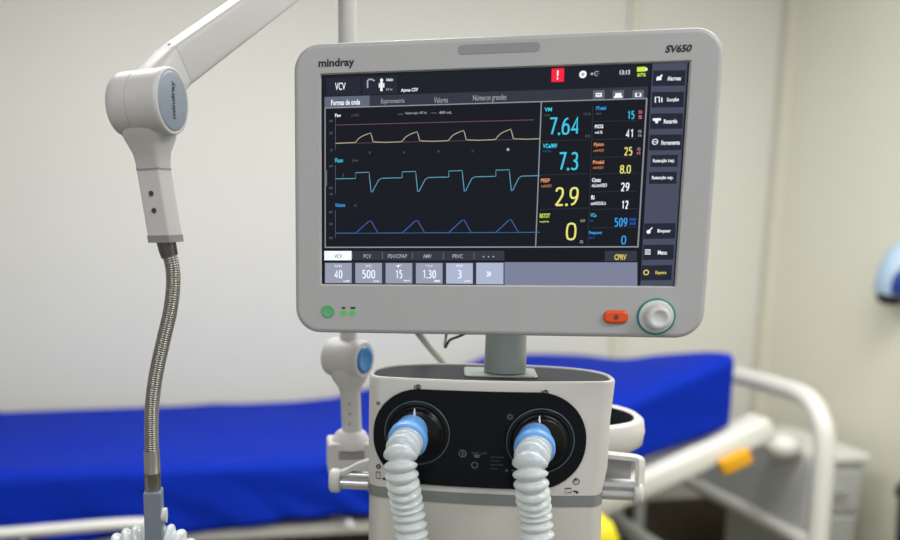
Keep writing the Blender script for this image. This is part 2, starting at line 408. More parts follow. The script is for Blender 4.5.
txt('60', 580.5, 219.3, 585, 222, 'cream'); txt('5', 579.6, 240.5, 583.3, 243.2, 'cream')
for y in (140.6, 174.5, 209): pline([(540, yl(540, y) if False else y + .6), (588, y - 1.0)], .0004, 'dimline', 2)
pline([(593, 106), (588, 246)], .0004, 'dimline', 2)
# second column
txt('fTotal', 596, 106.2, 606, 109.8, 'blue', .03); txt('rpm', 596, 113, 601.5, 115, 'dim'); txt('15', 627.5, 110.8, 634.6, 119, 'cyan', .01); txt('30', 638.5, 110.3, 642.3, 113.6, 'rose'); txt('5', 638.5, 115.5, 642.2, 118.8, 'rose', .01)
txt('FiO2', 595, 124.5, 603.4, 128.2, 'white', .03); txt('vol %', 595, 130.8, 602.5, 133.6, 'white', .02); txt('41', 626, 129.2, 634, 137.5, 'white', .01); txt('46', 638, 129.5, 641.8, 132.8, 'grey'); txt('36', 638, 133.8, 641.8, 136.6, 'grey')
txt('Ppico', 594, 142.5, 604, 147, 'orange', .03); txt('cmH2O', 594, 149, 604, 151.6, 'orange'); txt('25', 624.3, 147, 632.6, 155.5, 'yellow', .01); txt('40', 637.2, 147.5, 640.5, 150.6, 'cream'); txt('10', 637.2, 151.5, 640.4, 154.5, 'rose')
txt('Pméd', 593, 160.2, 604, 164, 'orange', .03); txt('cmH2O', 593, 166.3, 603.5, 168.8, 'orange'); txt('8.0', 620, 165, 631, 173.5, 'yellow', .01)
txt('Cstat', 592, 178, 601, 182, 'white', .03); txt('mL/cmH2O', 592, 183.5, 607, 187, 'white', .02); txt('29', 621, 182.5, 629.5, 191.2, 'white', .01)
txt('Ri', 591.3, 195.2, 594.5, 199.5, 'white', .03); txt('cmH2O/L/s', 591, 201.5, 606, 205, 'white', .02); txt('12', 621.5, 200.5, 628.5, 209, 'white', .01)
txt('VCe', 590.5, 213.2, 596.5, 217, 'cyan', .02); txt('mL', 590, 219.5, 593.5, 221.8, 'deep'); txt('509', 614.5, 217.8, 627.5, 226.8, 'blue', .012); txt('500', 629.5, 218, 636, 221, 'deep', .02); txt('300', 629.5, 222, 636, 225, 'deep', .02)
txt('Fespont', 589, 231, 602, 235, 'blue', .03); txt('rpm', 589, 237, 594.5, 239.3, 'deep'); txt('0', 621.3, 235.5, 626.3, 244.5, 'blue', .012)
for y in (121.5, 139.5, 157.5, 174, 192, 209.5, 228): pline([(592, y), (638, y - .9)], .0004, 'dimline', 2)
# side column of buttons
quad([(640.5, 285.8), (673.2, 287.2), (687.8, 62), (652.7, 63.6)], 'side', 1)
quad([(637.6, 286), (640.3, 286), (652.5, 63.5), (650.6, 63.5)], 'black', 2)
def btn(x0, x1, y0, y1): quad([(x0, y1), (x1, y1 - .4), (x1 + .6 * (y1 - y0) / 10 * .9, y0 - .4), (x0 + .6 * (y1 - y0) / 10 * .9, y0)], 'button', 2)
for (x0, x1, y0, y1, s, tx0, tx1, c) in [(652.5, 685, 70.5, 86, 'Alarmes', 667.5, 681, 'white'), (651.5, 683.5, 92, 107.5, 'Sucção', 667, 679, 'white'), (650, 682.5, 113.5, 129, 'Retardo', 664, 677.5, 'white'),
      (649, 681.5, 134.7, 150.5, 'Ferramenta', 661.5, 680, 'white'), (650.5, 677.5, 155, 167, 'Retenção insp.', 653, 675, 'white'), (649, 676.5, 172, 184, 'Retenção esp.', 652, 673.5, 'white'),
      (643.5, 675, 223.5, 239, 'Bloquear', 657.5, 671, 'white'), (642.5, 673.5, 245, 260, 'Menu', 658, 667, 'white'), (641, 671.5, 265.5, 280.5, 'Espera', 655.5, 666.5, 'gold')]:
    btn(x0, x1, y0, y1); c0 = (y0 + y1) / 2; txt(s, tx0, c0 - 2.2, tx1, c0 + 2.2, c, .02)
pline([(656.5, 79.5), (661, 79.3), (661, 76), (662.5, 75)], .0016, 'white'); disc(658.5, 78, 1.7, 'white')
pline([(655.5, 102.5), (655.5, 97), (659.5, 97), (659.5, 102.5)], .0010, 'white'); pline([(662, 97.5), (662, 102)], .001, 'white')
pline([(653, 119.5), (661, 119.3)], .0022, 'white'); pline([(655.5, 121), (658, 122.5)], .0022, 'white')
disc(655.2, 141.8, 2.9, 'white', 4, 2.1); pline([(653.3, 141.8), (657.3, 141.8)], .0006, 'white')
disc(648.7, 231.8, 2, 'white'); pline([(649, 231), (652.5, 227.5)], .001, 'white')
for dy in (-2, 0, 2): pline([(645, 252 + dy), (650.8, 252 + dy)], .0009, 'white')
disc(646.3, 272.5, 2.9, 'gold', 4, 1.7)
# bottom bars
def br(x0, x1, y0, y1, m, lift=2):
    quad([(x0, yl(x0, y1)), (x1, yl(x1, y1)), (x1, yl(x1, y0)), (x0, yl(x0, y0))], m, lift)
br(324.2, 351.5, 251, 260.3, 'white'); br(353, 504.5, 251, 260.3, 'mid'); br(605, 637, 251.2, 260.8, 'mid')
for s, x0, x1, c in [('VCV', 334.5, 342, 'dim'), ('PCV', 363.5, 371, 'grey'), ('PSV/CPAP', 388, 407, 'grey'), ('AMV', 423, 431.5, 'grey'), ('PRVC', 452.5, 463, 'grey')]: txt(s, x0, 254.2, x1, 258.2, c, .01)
for x in (483.5, 488.5, 493.5): disc(x, 256.7, .8, 'grey')
for x in (352, 382, 412, 443, 473.5): br(x, x + .8, 252.5, 259, 'dim', 3)
br(504.5, 637.5, 262, 284.6, 'setbar', 2); br(324.2, 504, 262, 284.6, 'mid', 2)
for i, (v, t1, t2) in enumerate([('40', 'FiO2', 'vol%'), ('500', 'VC', 'mL'), ('15', 'f', 'rpm'), ('1.30', 'Tinsp', 's'), ('3', 'PEEP', 'cmH2O')]):
    x0 = 325 + 30.3 * i; br(x0, x0 + 26.6, 263, 283, 'set' if i < 4 else 'set2', 3)
    w_ = {2: 8, 3: 13, 4: 13.5, 1: 4.5}[len(v)]; c0 = x0 + 13.3
    if v == '15': w_ = 7
    txt(v, c0 - w_ / 2, 270, c0 + w_ / 2, 278.5, 'white'); txt(t1, c0 - 3.5, 264.8, c0 + 3.5, 267.2, 'white'); txt(t2, x0 + 18, 280, x0 + 24.5, 282, 'white', .02)
br(476.3, 503.5, 262.6, 283.3, 'set2', 3); txt('»', 486.3, 271.5, 491.5, 276.5, 'white', .02)
txt('CPRV', 614.5, 254.3, 626.5, 260, 'gold', .03)
screen = part(scr, 'screen', house)
tag(screen, 'lit touchscreen showing waveforms and large numbers')

# --- lettering and controls on the bezel
def flat_text(t, x0, y0, x1, y1, m, name, parent, y=YF, bold=.0, shear=0, depth=.0002):
    mb = MB(); a = loc(x0, (y0 + y1) / 2, y); b = loc(x1, (y0 + y1) / 2, y); zt = loc((x0+x1)/2, y0, y).z; zb = loc((x0+x1)/2, y1, y).z
    vs, fs = text_geo(t, bold)
    mb.add([Vector((a.x + (b.x - a.x) * u + shear * (w - .5) * (zt - zb), y - depth, zb + (zt - zb) * w)) for u, w in vs], fs, m)
    return part(mb, name, parent)
flat_text('mindray', 318.5, 58.3, 354.5, 69, M['black_ink'], 'brand_lettering', house, bold=.035)
flat_text('SV650', 665.8, 44.6, 691.8, 52.5, M['black_ink'], 'model_lettering', house, bold=.045, shear=.2)
p0 = loc(458, 48.5, YF); p1 = loc(540, 48, YF)
zm = (p0.z + p1.z) / 2
part(MB().rprism((p0.x, zm - .0043, p1.x, zm + .0043), YF - .0004, YF + .001, .0040, M['light_bar']), 'alarm_light_bar', house)
k = loc(656, 316.5, YF)
mb = MB(); c = Vector((k.x, YF, k.z))
mb.lathe(c, (0, -1, 0), [(-.002, .0178), (.0006, .0178), (.0014, .0172), (.0014, .0158)], M['teal'], 48, cap1=False)
mb.lathe(c, (0, -1, 0), [(.0010, .0162), (.0016, .0158), (.0018, .0128)], M['bezel_edge'], 48, cap0=False)
mb.lathe(c, (0, -1, 0), [(.001, .0126), (.009, .0118), (.0128, .0108), (.0142, .0092), (.0142, .0066), (.0134, .0060), (.0132, .0)], M['knob'], 48, cap0=False, cap1=False)
tag(part(mb, 'rotary_knob', house), 'pale grey rotary knob in a teal ring')
mb = MB(); p0 = loc(603.5, 310, YF); p1 = loc(627.5, 323.5, YF)
mb.rprism((p0.x, p1.z, p1.x, p0.z), YF - .0035, YF + .001, .0055, M['orange'], edge=.0022)
q = loc(615.6, 316.7, YF)
for s_ in (-1, 0, 1): mb.box((q.x - .0022 + abs(s_) * .0006, YF - .0039, q.z + s_ * .0017 - .0005), (q.x + .0022 - abs(s_) * .0006, YF - .0034, q.z + s_ * .0017 + .0005), M['grey_ink'])
tag(part(mb, 'alarm_button', house), 'orange oval push button')
mb = MB(); q = loc(328, 311.3, YF)
mb.lathe((q.x, YF, q.z), (0, -1, 0), [(-.001, .0068), (.0006, .0068), (.0012, .0062), (.0008, .005), (.0008, 0)], M['green'], 32, cap1=False)
tag(part(mb, 'power_button', house), 'round green power button')
mb = MB()
for x in (343.5, 352.5):
    q = loc(x, 313, YF); mb.lathe((q.x, YF, q.z), (0, -1, 0), [(-.001, .0031), (.0003, .0031), (.0008, .0024), (.0009, 0)], M['led'], 20, cap1=False)
part(mb, 'status_light', house)
mb = MB()
for x, w_ in ((343.5, 1.8), (353, 2.4)):
    a = loc(x - w_, 306.8, YF); b = loc(x + w_, 309, YF); mb.add([(a.x, YF - .0002, b.z), (b.x, YF - .0002, b.z), (b.x, YF - .0002, a.z), (a.x, YF - .0002, a.z)], [(0, 1, 2, 3)], M['grey_ink'])
part(mb, 'symbol_print', house)

# --- post between display and body
mb = MB()
oval = lambda cx, cy, z, rx, ry, n=40: [Vector((cx + rx * math.cos(2*PI*i/n), cy + ry * math.sin(2*PI*i/n), z)) for i in range(n)]
mb.loft([oval(.0195, .074, z, r, r * .8) for z, r in ((-.2035, .0225), (-.155, .0215), (-.12, .0215))], M['steel_post'], False, True)
part(mb, 'display_post')
mb = MB(); mb.rprism((-.024, .050, .053, .104), .0, .0022, .006, M['steel_post'], Matrix(((1,0,0,0),(0,0,1,0),(0,1,0,-.2065),(0,0,0,1))), edge=.0008)
part(mb, 'post_foot')

# --- body
def front(x): return .020 + .85 * (x + .005) ** 2
def outline(hl, hr, ins=0, n=26, back=.128, push=0):
    """closed plan outline: nearly flat bulged front, rounded ends, curved back"""
    hl -= ins; hr -= ins; pts = []
    xs = [-hl + .016 + (hl + hr - .032) * i / n for i in range(n + 1)]
    for x in xs: pts.append((x, front(x) + ins + push))
    yr = front(xs[-1]) + ins + push; yl_ = front(xs[0]) + ins + push
    for i in range(1, 9):
        a = rad(90 * i / 8); pts.append((xs[-1] + .016 * math.sin(a), yr + .022 * (1 - math.cos(a))))
    y0 = yr + .022; bb = back - ins
    m_ = (hr - hl) / 2; hw = (hl + hr) / 2
    for i in range(1, 24):
        a = PI * i / 24; pts.append((m_ + hw * math.copysign(abs(math.cos(a)) ** .8, math.cos(a)), y0 + .006 + (bb - y0 - .006) * math.sin(a) ** .8))
    yl2 = yl_ + .022
    for i in range(8, 0, -1):
        a = rad(90 * i / 8); pts.append((xs[0] - .016 * math.sin(a), yl2 - .022 * math.cos(a)))
    return pts
def oring(z, hl, hr, ins=0, **k): return [Vector((x, y, z)) for x, y in outline(hl, hr, ins, **k)]
body = None
mb = MB()
ZT, ZM, ZN = -.2045, -.3265, -.3385
mb.loft([oring(ZM, .126, .1235), oring(-.30, .1262, .1280), oring(-.25, .1262, .1280), oring(-.22, .126, .1300), oring(ZT - .003, .1258, .1308), oring(ZT - .0008, .1258, .1308, .0006), oring(ZT, .1258, .1308, .0018), oring(ZT - .0002, .1258, .1308, .0034), oring(ZT - .003, .1258, .1308, .0040)], M['shell'], False, False)
body = part(mb, 'body_shell')
mb = MB(); mb.loft([oring(ZT - .004, .1258, .1308, .0038), oring(ZT - .0022, .1258, .1308, .0040), oring(ZT - .0018, .1258, .1308, .0060)], M['top_plate'], False, True)
tag(part(mb, 'top_plate', body), 'dark grey inset top plate')
mb = MB(); mb.loft([oring(ZN, .1262, .1237, -.0006), oring(ZM, .1262, .1237, -.0006)], M['band'], True, True)
tag(part(mb, 'trim_band', body), 'satin grey band')
mb = MB(); mb.loft([oring(-.62, .115, .115, .004), oring(-.60, .118, .12, .0), oring(-.40, .1255, .126), oring(ZN, .126, .1245, .0006)], M['shell_low'], True, False)
part(mb, 'lower_body')

# black port panel, wrapped on the bulged front
def wrapped_plate(mb, shape, y_off, m, thick=.0012, cols=44):
    """shape: function x -> (z0, z1); x range given"""
    x0, x1, fn = shape; A = []; B = []
    for i in range(cols + 1):
        t = i / cols; x = (x0 + x1) / 2 - (x1 - x0) / 2 * math.cos(PI * t); z0, z1 = fn(x)
        A.append(Vector((x, front(x) - y_off, z0))); B.append(Vector((x, front(x) - y_off, z1)))
    n = cols + 1; mb.add(A + B, [(i, i+1, n+i+1, n+i) for i in range(cols)], m, True)
    loop = A + B[::-1]; back = [p + Vector((0, thick + .001, 0)) for p in loop]; k = len(loop)
    mb.add(loop + back, [(i, (i+1) % k, k + (i+1) % k, k + i) for i in range(k)], m, True)
PX0, PX1, PZ0, PZ1, PR = -.1195, .1015, -.3195, -.2155, .050
def stad(x, ins=0):
    x0, x1, z0, z1, r = PX0 + ins, PX1 - ins, PZ0 + ins, PZ1 - ins, PR - ins
    d = max(0, x0 + r - x, x - (x1 - r)); h = r - math.sqrt(max(0, r*r - d*d))
    return z0 + h, z1 - h
mb = MB(); wrapped_plate(mb, (PX0, PX1, stad), .0022, M['panel'])
panel = part(mb, 'port_panel', body)
tag(panel, 'glossy black rounded panel around the two hose ports')
mbp = MB()
def wrapped(mb, pts, m, off):
    mb.add([Vector((x, front(x) - off, z)) for x, z in pts], [tuple(range(len(pts)))], m)
def wring(mb, cx, cz, r0, r1, m, off, a0=0, a1=360, k=48):
    vs = []
    for i in range(k + 1):
        a = rad(a0 + (a1 - a0) * i / k)
        for r in (r0, r1):
            x = cx + r * math.cos(a); vs.append(Vector((x, front(x) - off, cz + r * math.sin(a))))
    mb.add(vs, [(2*i, 2*i+1, 2*i+3, 2*i+2) for i in range(k)], m)
def ptxt(mb, t, px0, py0, px1, py1, m, off=.0026, bold=.0):
    a = loc(px0, (py0+py1)/2, .02); b = loc(px1, (py0+py1)/2, .02); zt = loc((px0+px1)/2, py0, .02).z; zb = loc((px0+px1)/2, py1, .02).z
    vs, fs = text_geo(t, bold)
    mb.add([Vector((a.x + (b.x-a.x)*u, front(a.x + (b.x-a.x)*u) - off, zb + (zt-zb)*w)) for u, w in vs], fs, m)
def pl(px, py, y=.02): p = loc(px, py, y); return p.x, p.z
cL = pl(417, 433); cR = pl(540, 441)
# port discs
for name, (cx, cz), (px, py) in (('left', cL, (414.5, 412.5)), ('right', cR, (539.5, 420))):
    mb = MB(); o = Vector((cx, front(cx) - .002, cz)); ax = Vector((1.7 * (cx + .005), -1, 0)).normalized()
    mb.lathe(o, ax, [(-.006, .0335), (.0012, .0335), (.0022, .0325), (.0022, .030)], M['panel2'], 56, cap1=False)
    mb.lathe(o, ax, [(.0022, .030), (.0014, .0292), (.0014, .027), (.006, .0255), (.008, .0235), (.008, 0)], M['panel2'], 56, cap0=False, cap1=False)
    ring = MB(); ring.lathe(o, ax, [(.0021, .0349), (.0027, .0346), (.0028, .0340), (.0021, .0337)], M['ring_line'], 64, False, False)
    pt = part(mb, 'hose_port', body)
    part(ring, 'ring_line', body)
    q = loc(px, py, front(cx) - .0102); mk = MB()
    mk.add([(q.x - .0014, front(cx) - .0103, q.z - .003), (q.x + .0014, front(cx) - .0103, q.z - .003), (q.x + .0004, front(cx) - .0103, q.z + .0045), (q.x - .0004, front(cx) - .0103, q.z + .0045)], [(0, 1, 2, 3)], M['white_ink'])
    part(mk, 'port_mark', body)
mb = MB()
def wdisc(px, py, r, m, ri=0):
    x, z = pl(px, py); wring(mb, x, z, ri / 968, r / 968, m, .0026, k=18)
wdisc(462.5, 453, 4, M['dim_ink'], 2.8); ptxt(mb, '1', 461.8, 451, 463.3, 455, M['dim_ink'])
part(mb, 'panel_print', body); mb = MB(); ptxt(mb, 'INSP  EXP', 472, 451.6, 486.5, 453.6, M['dim_ink']); ptxt(mb, '▄', 473.8, 454, 479.5, 457, M['grey_ink']) if False else None
x0, z0 = pl(473.5, 457); x1, z1 = pl(480, 454); wrapped(mb, [(x0 + .001, z0), (x1 - .001, z0), (x1, z1), (x0, z1)], M['dim_ink'], .0026)
part(mb, 'panel_print', body); mb = MB(); wdisc(474.5, 464.5, 3.6, M['dim_ink'], 2.4); part(mb, 'panel_print', body); mb = MB()
for i, w_ in enumerate((14, 10, 13, 8)):
    x0, z0 = pl(490, 456.4 + 3.8 * i); x1, _ = pl(490 + w_, 456 + 3.8 * i); wrapped(mb, [(x0, z0 - .0004), (x1, z0 - .0004), (x1, z0 + .0004), (x0, z0 + .0004)], M['grey_ink'], .0026)
part(mb, 'panel_print', body); mb = MB(); wdisc(510, 416.5, 3.2, M['grey_ink'], 1.2); part(mb, 'panel_print', body); mb = MB()
ptxt(mb, '▲', 505, 468, 508, 470.6, M['dim_ink']) if False else None
x0, z0 = pl(504.5, 471); x1, z1 = pl(508.5, 467.8); wrapped(mb, [(x0, z0), (x1, z0), ((x0 + x1) / 2, z1)], M['dim_ink'], .0026)
x0, z0 = pl(511, 470.4); x1, z1 = pl(514.5, 469.4); wrapped(mb, [(x0, z0), (x1, z0), (x1, z1), (x0, z1)], M['dim_ink'], .0026)
part(mb, 'panel_print', body)
# printing on the white shell: each symbol a piece of its own
I = M['black_ink']; OF = .0006
def sring(px, py, r, ri, m=I): x, z = pl(px, py, .026); wring(mb, x, z, ri / 968, r / 968, m, OF, k=18)
def sbar(px0, py0, px1, py1, m=I):
    x0, z0 = pl(px0, py1, .026); x1, z1 = pl(px1, py0, .026); wrapped(mb, [(x0, z0), (x1, z0), (x1, z1), (x0, z1)], m, OF)
def stri(*p): wrapped(mb, [pl(x, y, .03) for x, y in p], I, OF)
mb = MB(); sbar(414.2, 384.4, 415, 388.6); sring(418.3, 386.4, 2.7, 1.5); sbar(417.6, 384.5, 419, 388.2, M['grey_ink']); part(mb, 'symbol_print', body)
mb = MB(); sbar(540.8, 389.2, 541.7, 394.5); sring(545.2, 392, 2.9, 1.7); sbar(544.5, 389.8, 546, 394, M['grey_ink']); part(mb, 'symbol_print', body)
mb = MB(); sring(378, 404, 2, .8, M['grey_ink']); part(mb, 'symbol_print', body)
mb = MB(); sring(378.2, 467.5, 2.7, .9, M['grey_ink']); part(mb, 'symbol_print', body)
mb = MB()
for a in ((375.6, 472.6, 376.2, 479.6), (375.6, 472.6, 380.2, 473.2), (379.6, 472.6, 380.2, 479.6), (375.6, 479, 380.2, 479.6)): sbar(*a)
stri((381.5, 478.2), (385.5, 480.2), (385.5, 476.4)); part(mb, 'symbol_print', body)
mb = MB(); sring(576.5, 482, 3.4, 2.6); ptxt(mb, '8', 575.3, 480, 577.7, 484, I, OF); part(mb, 'symbol_print', body)
mb = MB()
for a in ((564.8, 488.6, 565.4, 494), (565.2, 488, 571.3, 488.7), (570.9, 488.4, 571.5, 492.6), (566.6, 490.9, 567.2, 494.6), (568, 492.6, 571.4, 493.2)): sbar(*a)
stri((579, 491.7), (575.6, 493.6), (575.6, 489.8)); sbar(573.5, 491, 576, 492.4); part(mb, 'symbol_print', body)

# --- side rails, handle, cables
mb = MB(); yR = .060
pr0 = loc(637, 495, yR); 
for dz, r in ((0, .0062), (.0098, .0052)): mb.tube([(.105, yR, pr0.z + dz), (pr0.x, yR, pr0.z + dz)], r, M['rail_steel'], 16)
mb.lathe((pr0.x - .004, yR, pr0.z + .002), (1, 0, 0), [(0, .0100), (.002, .0112), (.007, .0112), (.009, .010), (.009, 0)], M['shell'], 28, cap1=False)
hb = []
zt = pr0.z + .040; xr = pr0.x + .002
mb.tube(spline([(.112, yR + .014, zt + .001), (.14, yR + .010, zt), (xr - .003, yR + .006, zt - .001), (xr, yR + .004, zt - .006), (xr, yR + .002, pr0.z + .02), (xr, yR, pr0.z + .004)], 5), 1, M['shell'], sec=[(.0022, .008), (-.0022, .008), (-.0022, -.008), (.0022, -.008)], smooth=False)
mb.box((.112, yR + .018, pr0.z + .012), (xr - .006, yR + .022, zt - .002), M['bezel'])
right_rail = part(mb, 'side_rail'); tag(right_rail, 'right hand steel rail with round white end cap and bracket')
mb = MB(); pl0 = loc(335, 482, yR)
for dz, r in ((-.001, .0066), (.009, .0050)): mb.tube([(pl0.x, yR, pl0.z + dz), (-.11, yR, pl0.z + dz)], r, M['rail_steel'], 16)
mb.lathe((pl0.x + .006, yR, pl0.z + .002), (-1, 0, 0), [(0, .0125), (.003, .0140), (.009, .0140), (.012, .0115), (.012, 0)], M['shell'], 28, cap1=False)
mb.tube(spline([(-.115, yR - .002, pl0.z + .030), (-.135, yR - .002, pl0.z + .024), (-.15, yR, pl0.z + .015), (pl0.x + .003, yR, pl0.z + .010)], 5), 1, M['shell'], sec=[(.0022, .006), (-.0022, .006), (-.0022, -.006), (.0022, -.006)], smooth=False)
part(mb, 'side_rail')
mb = MB(); ra = loc(370.5, 462, .195)
mb.tube([(ra.x, .195, ra.z), (-.07, .195, ra.z), (-.07, .10, ra.z)], .007, M['rail_steel'], 14); part(mb, 'rear_rail')
# ring handle at the rear right
mb = MB(); c0 = loc(600, 428, .17); rx = loc(638.5, 430, .19).x - .080; 
pts = []; hx, hy, hz = .080, .20, loc(640, 429, .20).z
for i in range(49):
    a = 2 * PI * i / 48; pts.append((hx + rx * math.cos(a), hy + .082 * math.sin(a)))
def hring(off, z): return [Vector((x + (x - hx) / rx * off, y + (y - hy) / .082 * off, z)) for x, y in pts[:-1]]
secs = [(-.005, hz - .016), (0, hz - .019), (.006, hz - .014), (.008, hz), (.006, hz + .014), (0, hz + .019), (-.005, hz + .016)]
mb.loft([hring(o_, z) for o_, z in secs], M['shell'], False, False)
mb.loft([hring(-.005, hz + .016), hring(-.007, hz), hring(-.005, hz - .016)], M['top_plate'], False, False)  # inner lining; its dark colour also carries the shading inside the ring
mb.tube([(hx, .118, hz), (hx - .01, .09, hz)], .012, M['shell'], 16)
tag(part(mb, 'ring_handle'), 'white ring shaped handle with inner lining, its shading coloured in dark')
mb = MB()
mb.tube(spline([loc(408, 318, .06), loc(420, 335, .14), loc(432, 350, .2), loc(446, 366, .22), loc(452, 378, .2), (-.03, .11, -.24)], 8), .0042, M['cable'], 12)
part(mb, 'cable')
mb = MB(); mb.tube(spline([loc(478, 325, .06), loc(462, 335, .10), loc(450, 340, .13), loc(445, 347, .14), loc(447, 331, .16), loc(452, 315, .07)], 6), .0016, M['rubber'], 10)
tag(part(mb, 'cable'), 'thin dark cable loop under the display')

# --- trolley (mostly below the frame)
mb = MB(); mb.loft([oval(0, .075, z, rx_, ry_) for z, rx_, ry_ in ((-ZB + .16, .05, .04), (-1.2, .04, .035), (-.62, .04, .035))], M['shell_low'], True, True); part(mb, 'column')
mb = MB()
for a in (40, 140, 220, 320):
    ex, ey = .27 * math.cos(rad(a)), .075 + .27 * math.sin(rad(a))
    mb.tube([(0, .075, -ZB + .15), (ex * .6, .075 + (ey - .075) * .6, -ZB + .135), (ex, ey, -ZB + .11)], [.034, .028, .022], M['shell_low'], 14)
base = part(mb, 'trolley_base')
for a in (40, 140, 220, 320):
    ex, ey = .27 * math.cos(rad(a)), .075 + .27 * math.sin(rad(a))
    mb = MB(); mb.lathe((ex - .012, ey, -ZB + .045), (1, 0, 0), [(0, .04), (.003, .045), (.021, .045), (.024, .04)], M['rubber'], 28)
    mb.tube([(ex, ey, -ZB + .045), (ex + .0, ey, -ZB + .10)], .01, M['steel_post'], 10)
    part(mb, 'caster', base)

# ============================================================ BREATHING HOSES
def VW(x, y, z): return VM @ Vector((x, y, z))
def hose(name, label, ctrl, cuff_o, cuff_d, rad_=.0142, pitch=.0098, group=None, second=None):
    root = empty(name, cuff_o); tag(root, label, 'hose', group)
    pts = resample(spline(ctrl, 16), pitch / 8)
    amp = .0030
    def rf(i):
        ph = (i % 8) / 8; return rad_ - amp + 2 * amp * (max(0, math.sin(PI * ph)) ** .8) if True else 0
    mb = MB(); mb.tube(pts, 0, M['hose'], 28, rfun=rf)
    under(mb.build('corrugated_tube'), root)
    # cuff
    mb = MB(); d = Vector(cuff_d).normalized(); o = Vector(cuff_o)
    mb.lathe(o, d, [(-.010, .0160), (.006, .0182), (.010, .0190), (.0125, .0203), (.0205, .0205), (.0225, .0195), (.0225, .0165), (.024, .0116), (.030, .0112), (.030, .0)], M['cuff'], 40, cap1=False)
    tag(under(mb.build('cuff'), root), 'light blue connector cuff')
    return root
def L(px, py, y): p = loc(px, py, y); return VM @ p
# left hose: drops from the port, loops below and hangs over the arm's clip
d1 = VM.to_3x3() @ Vector((-.14, -.92, -.24)).normalized()
o1 = L(408, 439, -.004) - d1 * .016
cl = aty(154, 528, .885)
hose('breathing_hose', 'white corrugated breathing hose on the left port, its far end looped over the arm clip',
     [o1 + d1 * .017, o1 + d1 * .026, L(400.5, 455, -.036), L(402, 478, -.040), L(407, 505, -.030), L(411, 530, -.030), L(414, 560, -.03), L(412, 640, -.03), L(380, 740, -.02), L(300, 780, -.03), aty(225, 700, .86), aty(205, 600, .87), aty(184, 553, .882), cl + Vector((.010, .002, -.0125)), cl + Vector((-.010, .002, -.0125)), aty(116, 553, .888), aty(100, 590, .89), aty(85, 660, .9), aty(60, 760, .92)],
     o1, d1)
d2 = VM.to_3x3() @ Vector((-.08, -.92, -.24)).normalized()
o2 = L(534.5, 447, -.004) - d2 * .016
hose('breathing_hose', 'white corrugated breathing hose on the right port, hanging straight down',
     [o2 + d2 * .017, o2 + d2 * .026, L(530, 463, -.036), L(531.5, 486, -.040), L(534.5, 510, -.030), L(536.5, 532, -.030), L(539, 560, -.03), L(545, 640, -.03), L(560, 760, -.02)],
     o2, d2)

# ============================================================ SUPPORT ARM
arm = empty('support_arm', aty(348, 462, 1.1)); tag(arm, 'jointed white hose support arm clamped left of the ventilator with steel gooseneck', 'support arm')
AY = .88
A = aty(173, 101, .860); ad = Vector((math.cos(rad(-23)), math.sin(rad(-23)), .02)).normalized()
J0 = A - ad * .058
def apart(mb, name, parent=arm): return under(mb.build(name), parent)
mb = MB(); R_ = .0300
mb.lathe(J0, ad, [(0, .024), (.002, R_ - .003), (.006, R_ - .0005), (.012, R_), (.0230, R_), (.0234, R_), (.0238, R_ - .0012), (.0244, R_ - .0012), (.0248, R_), (.0252, R_), (.036, R_), (.050, R_ + .0003), (.054, R_ + .0006), (.0575, R_), (.058, R_ - .001), (.058, R_ - .0025), (.0572, R_ - .003)], M['arm'], 56, cap1=False)
joint = apart(mb, 'elbow_joint')
mb = MB(); mb.lathe(A - ad * .0012, ad, [(0, R_ - .0024), (.0012, R_ - .003), (.0018, R_ - .005), (.0018, 0)], M['disc'], 56, cap0=False, cap1=False)
disc_o = apart(mb, 'joint_cover', joint); tag(disc_o, 'blue grey oval cover with lettering')
# lettering running down the cover (reads upwards-down, rotated)
ev = (Vector((0, 0, 1)) - ad * ad.z).normalized(); eu = ad.cross(ev).normalized() * -1
vs, fs = text_geo('mindray', .02)
mb = MB(); Ltx, Htx = .034, .0085
c_ = A + ad * .0009
mb.add([c_ + ev * ((u - .5) * Ltx) + (ev.cross(ad)) * (-(w - .5) * Htx) + ev * .001 for u, w in vs], fs, M['black_ink'])
apart(mb, 'brand_lettering', joint)
# neck below the joint, flaring from round to square section
pe = Vector((-ad.y, ad.x, 0)).normalized() * -1     # horizontal, perpendicular to the axis, towards the viewer
if pe.y > 0: pe = -pe
ctr = A - ad * .022
T = aty(154, 170, .885); Bt = aty(165, 235, .885)
def sq(c, a, b, e=5, n=32):
    out = []
    for i in range(n):
        t = 2*PI*i/n; ct, st = math.cos(t), math.sin(t)
        out.append(c + ad * (a * math.copysign(abs(ct) ** (2/e), ct)) + pe * (b * math.copysign(abs(st) ** (2/e), st)))
    return out
mb = MB()
jc = A - ad * .029
mb.loft([sq(jc + Vector((0, 0, -.004)), .024, .027, 3), sq(jc.lerp(T, .30), .0245, .0262, 3), sq(jc.lerp(T, .52), .021, .0215, 4), sq(jc.lerp(T, .75), .0150, .0150, 5), sq(jc.lerp(T, .90), .0134, .0132, 7), sq(T, .0128, .0126, 9)], M['arm'])
apart(mb, 'neck')
mb = MB(); ax_ = (Bt - T).normalized()
mb.loft([sq(T + ax_ * -.002, .0131, .0129, 10), sq(T + ax_ * .0005, .0131, .0129, 10)], M['arm_grey'])
mb.loft([sq(T, .0127, .0124, 12), sq(Bt, .0127, .0126, 12)], M['arm'], smooth=False)
mb.loft([sq(Bt, .0136, .0136, 10), sq(Bt + ax_ * .007, .0134, .0134, 10)], M['arm_grey'], smooth=False)
for t in (.36, .62):
    c = T.lerp(Bt, t) + pe * .0122; mb.lathe(c, pe, [(0, .0026), (.0010, .0026), (.0004, .0014), (.0004, 0)], M['grey_ink'], 14, cap1=False)
apart(mb, 'socket')
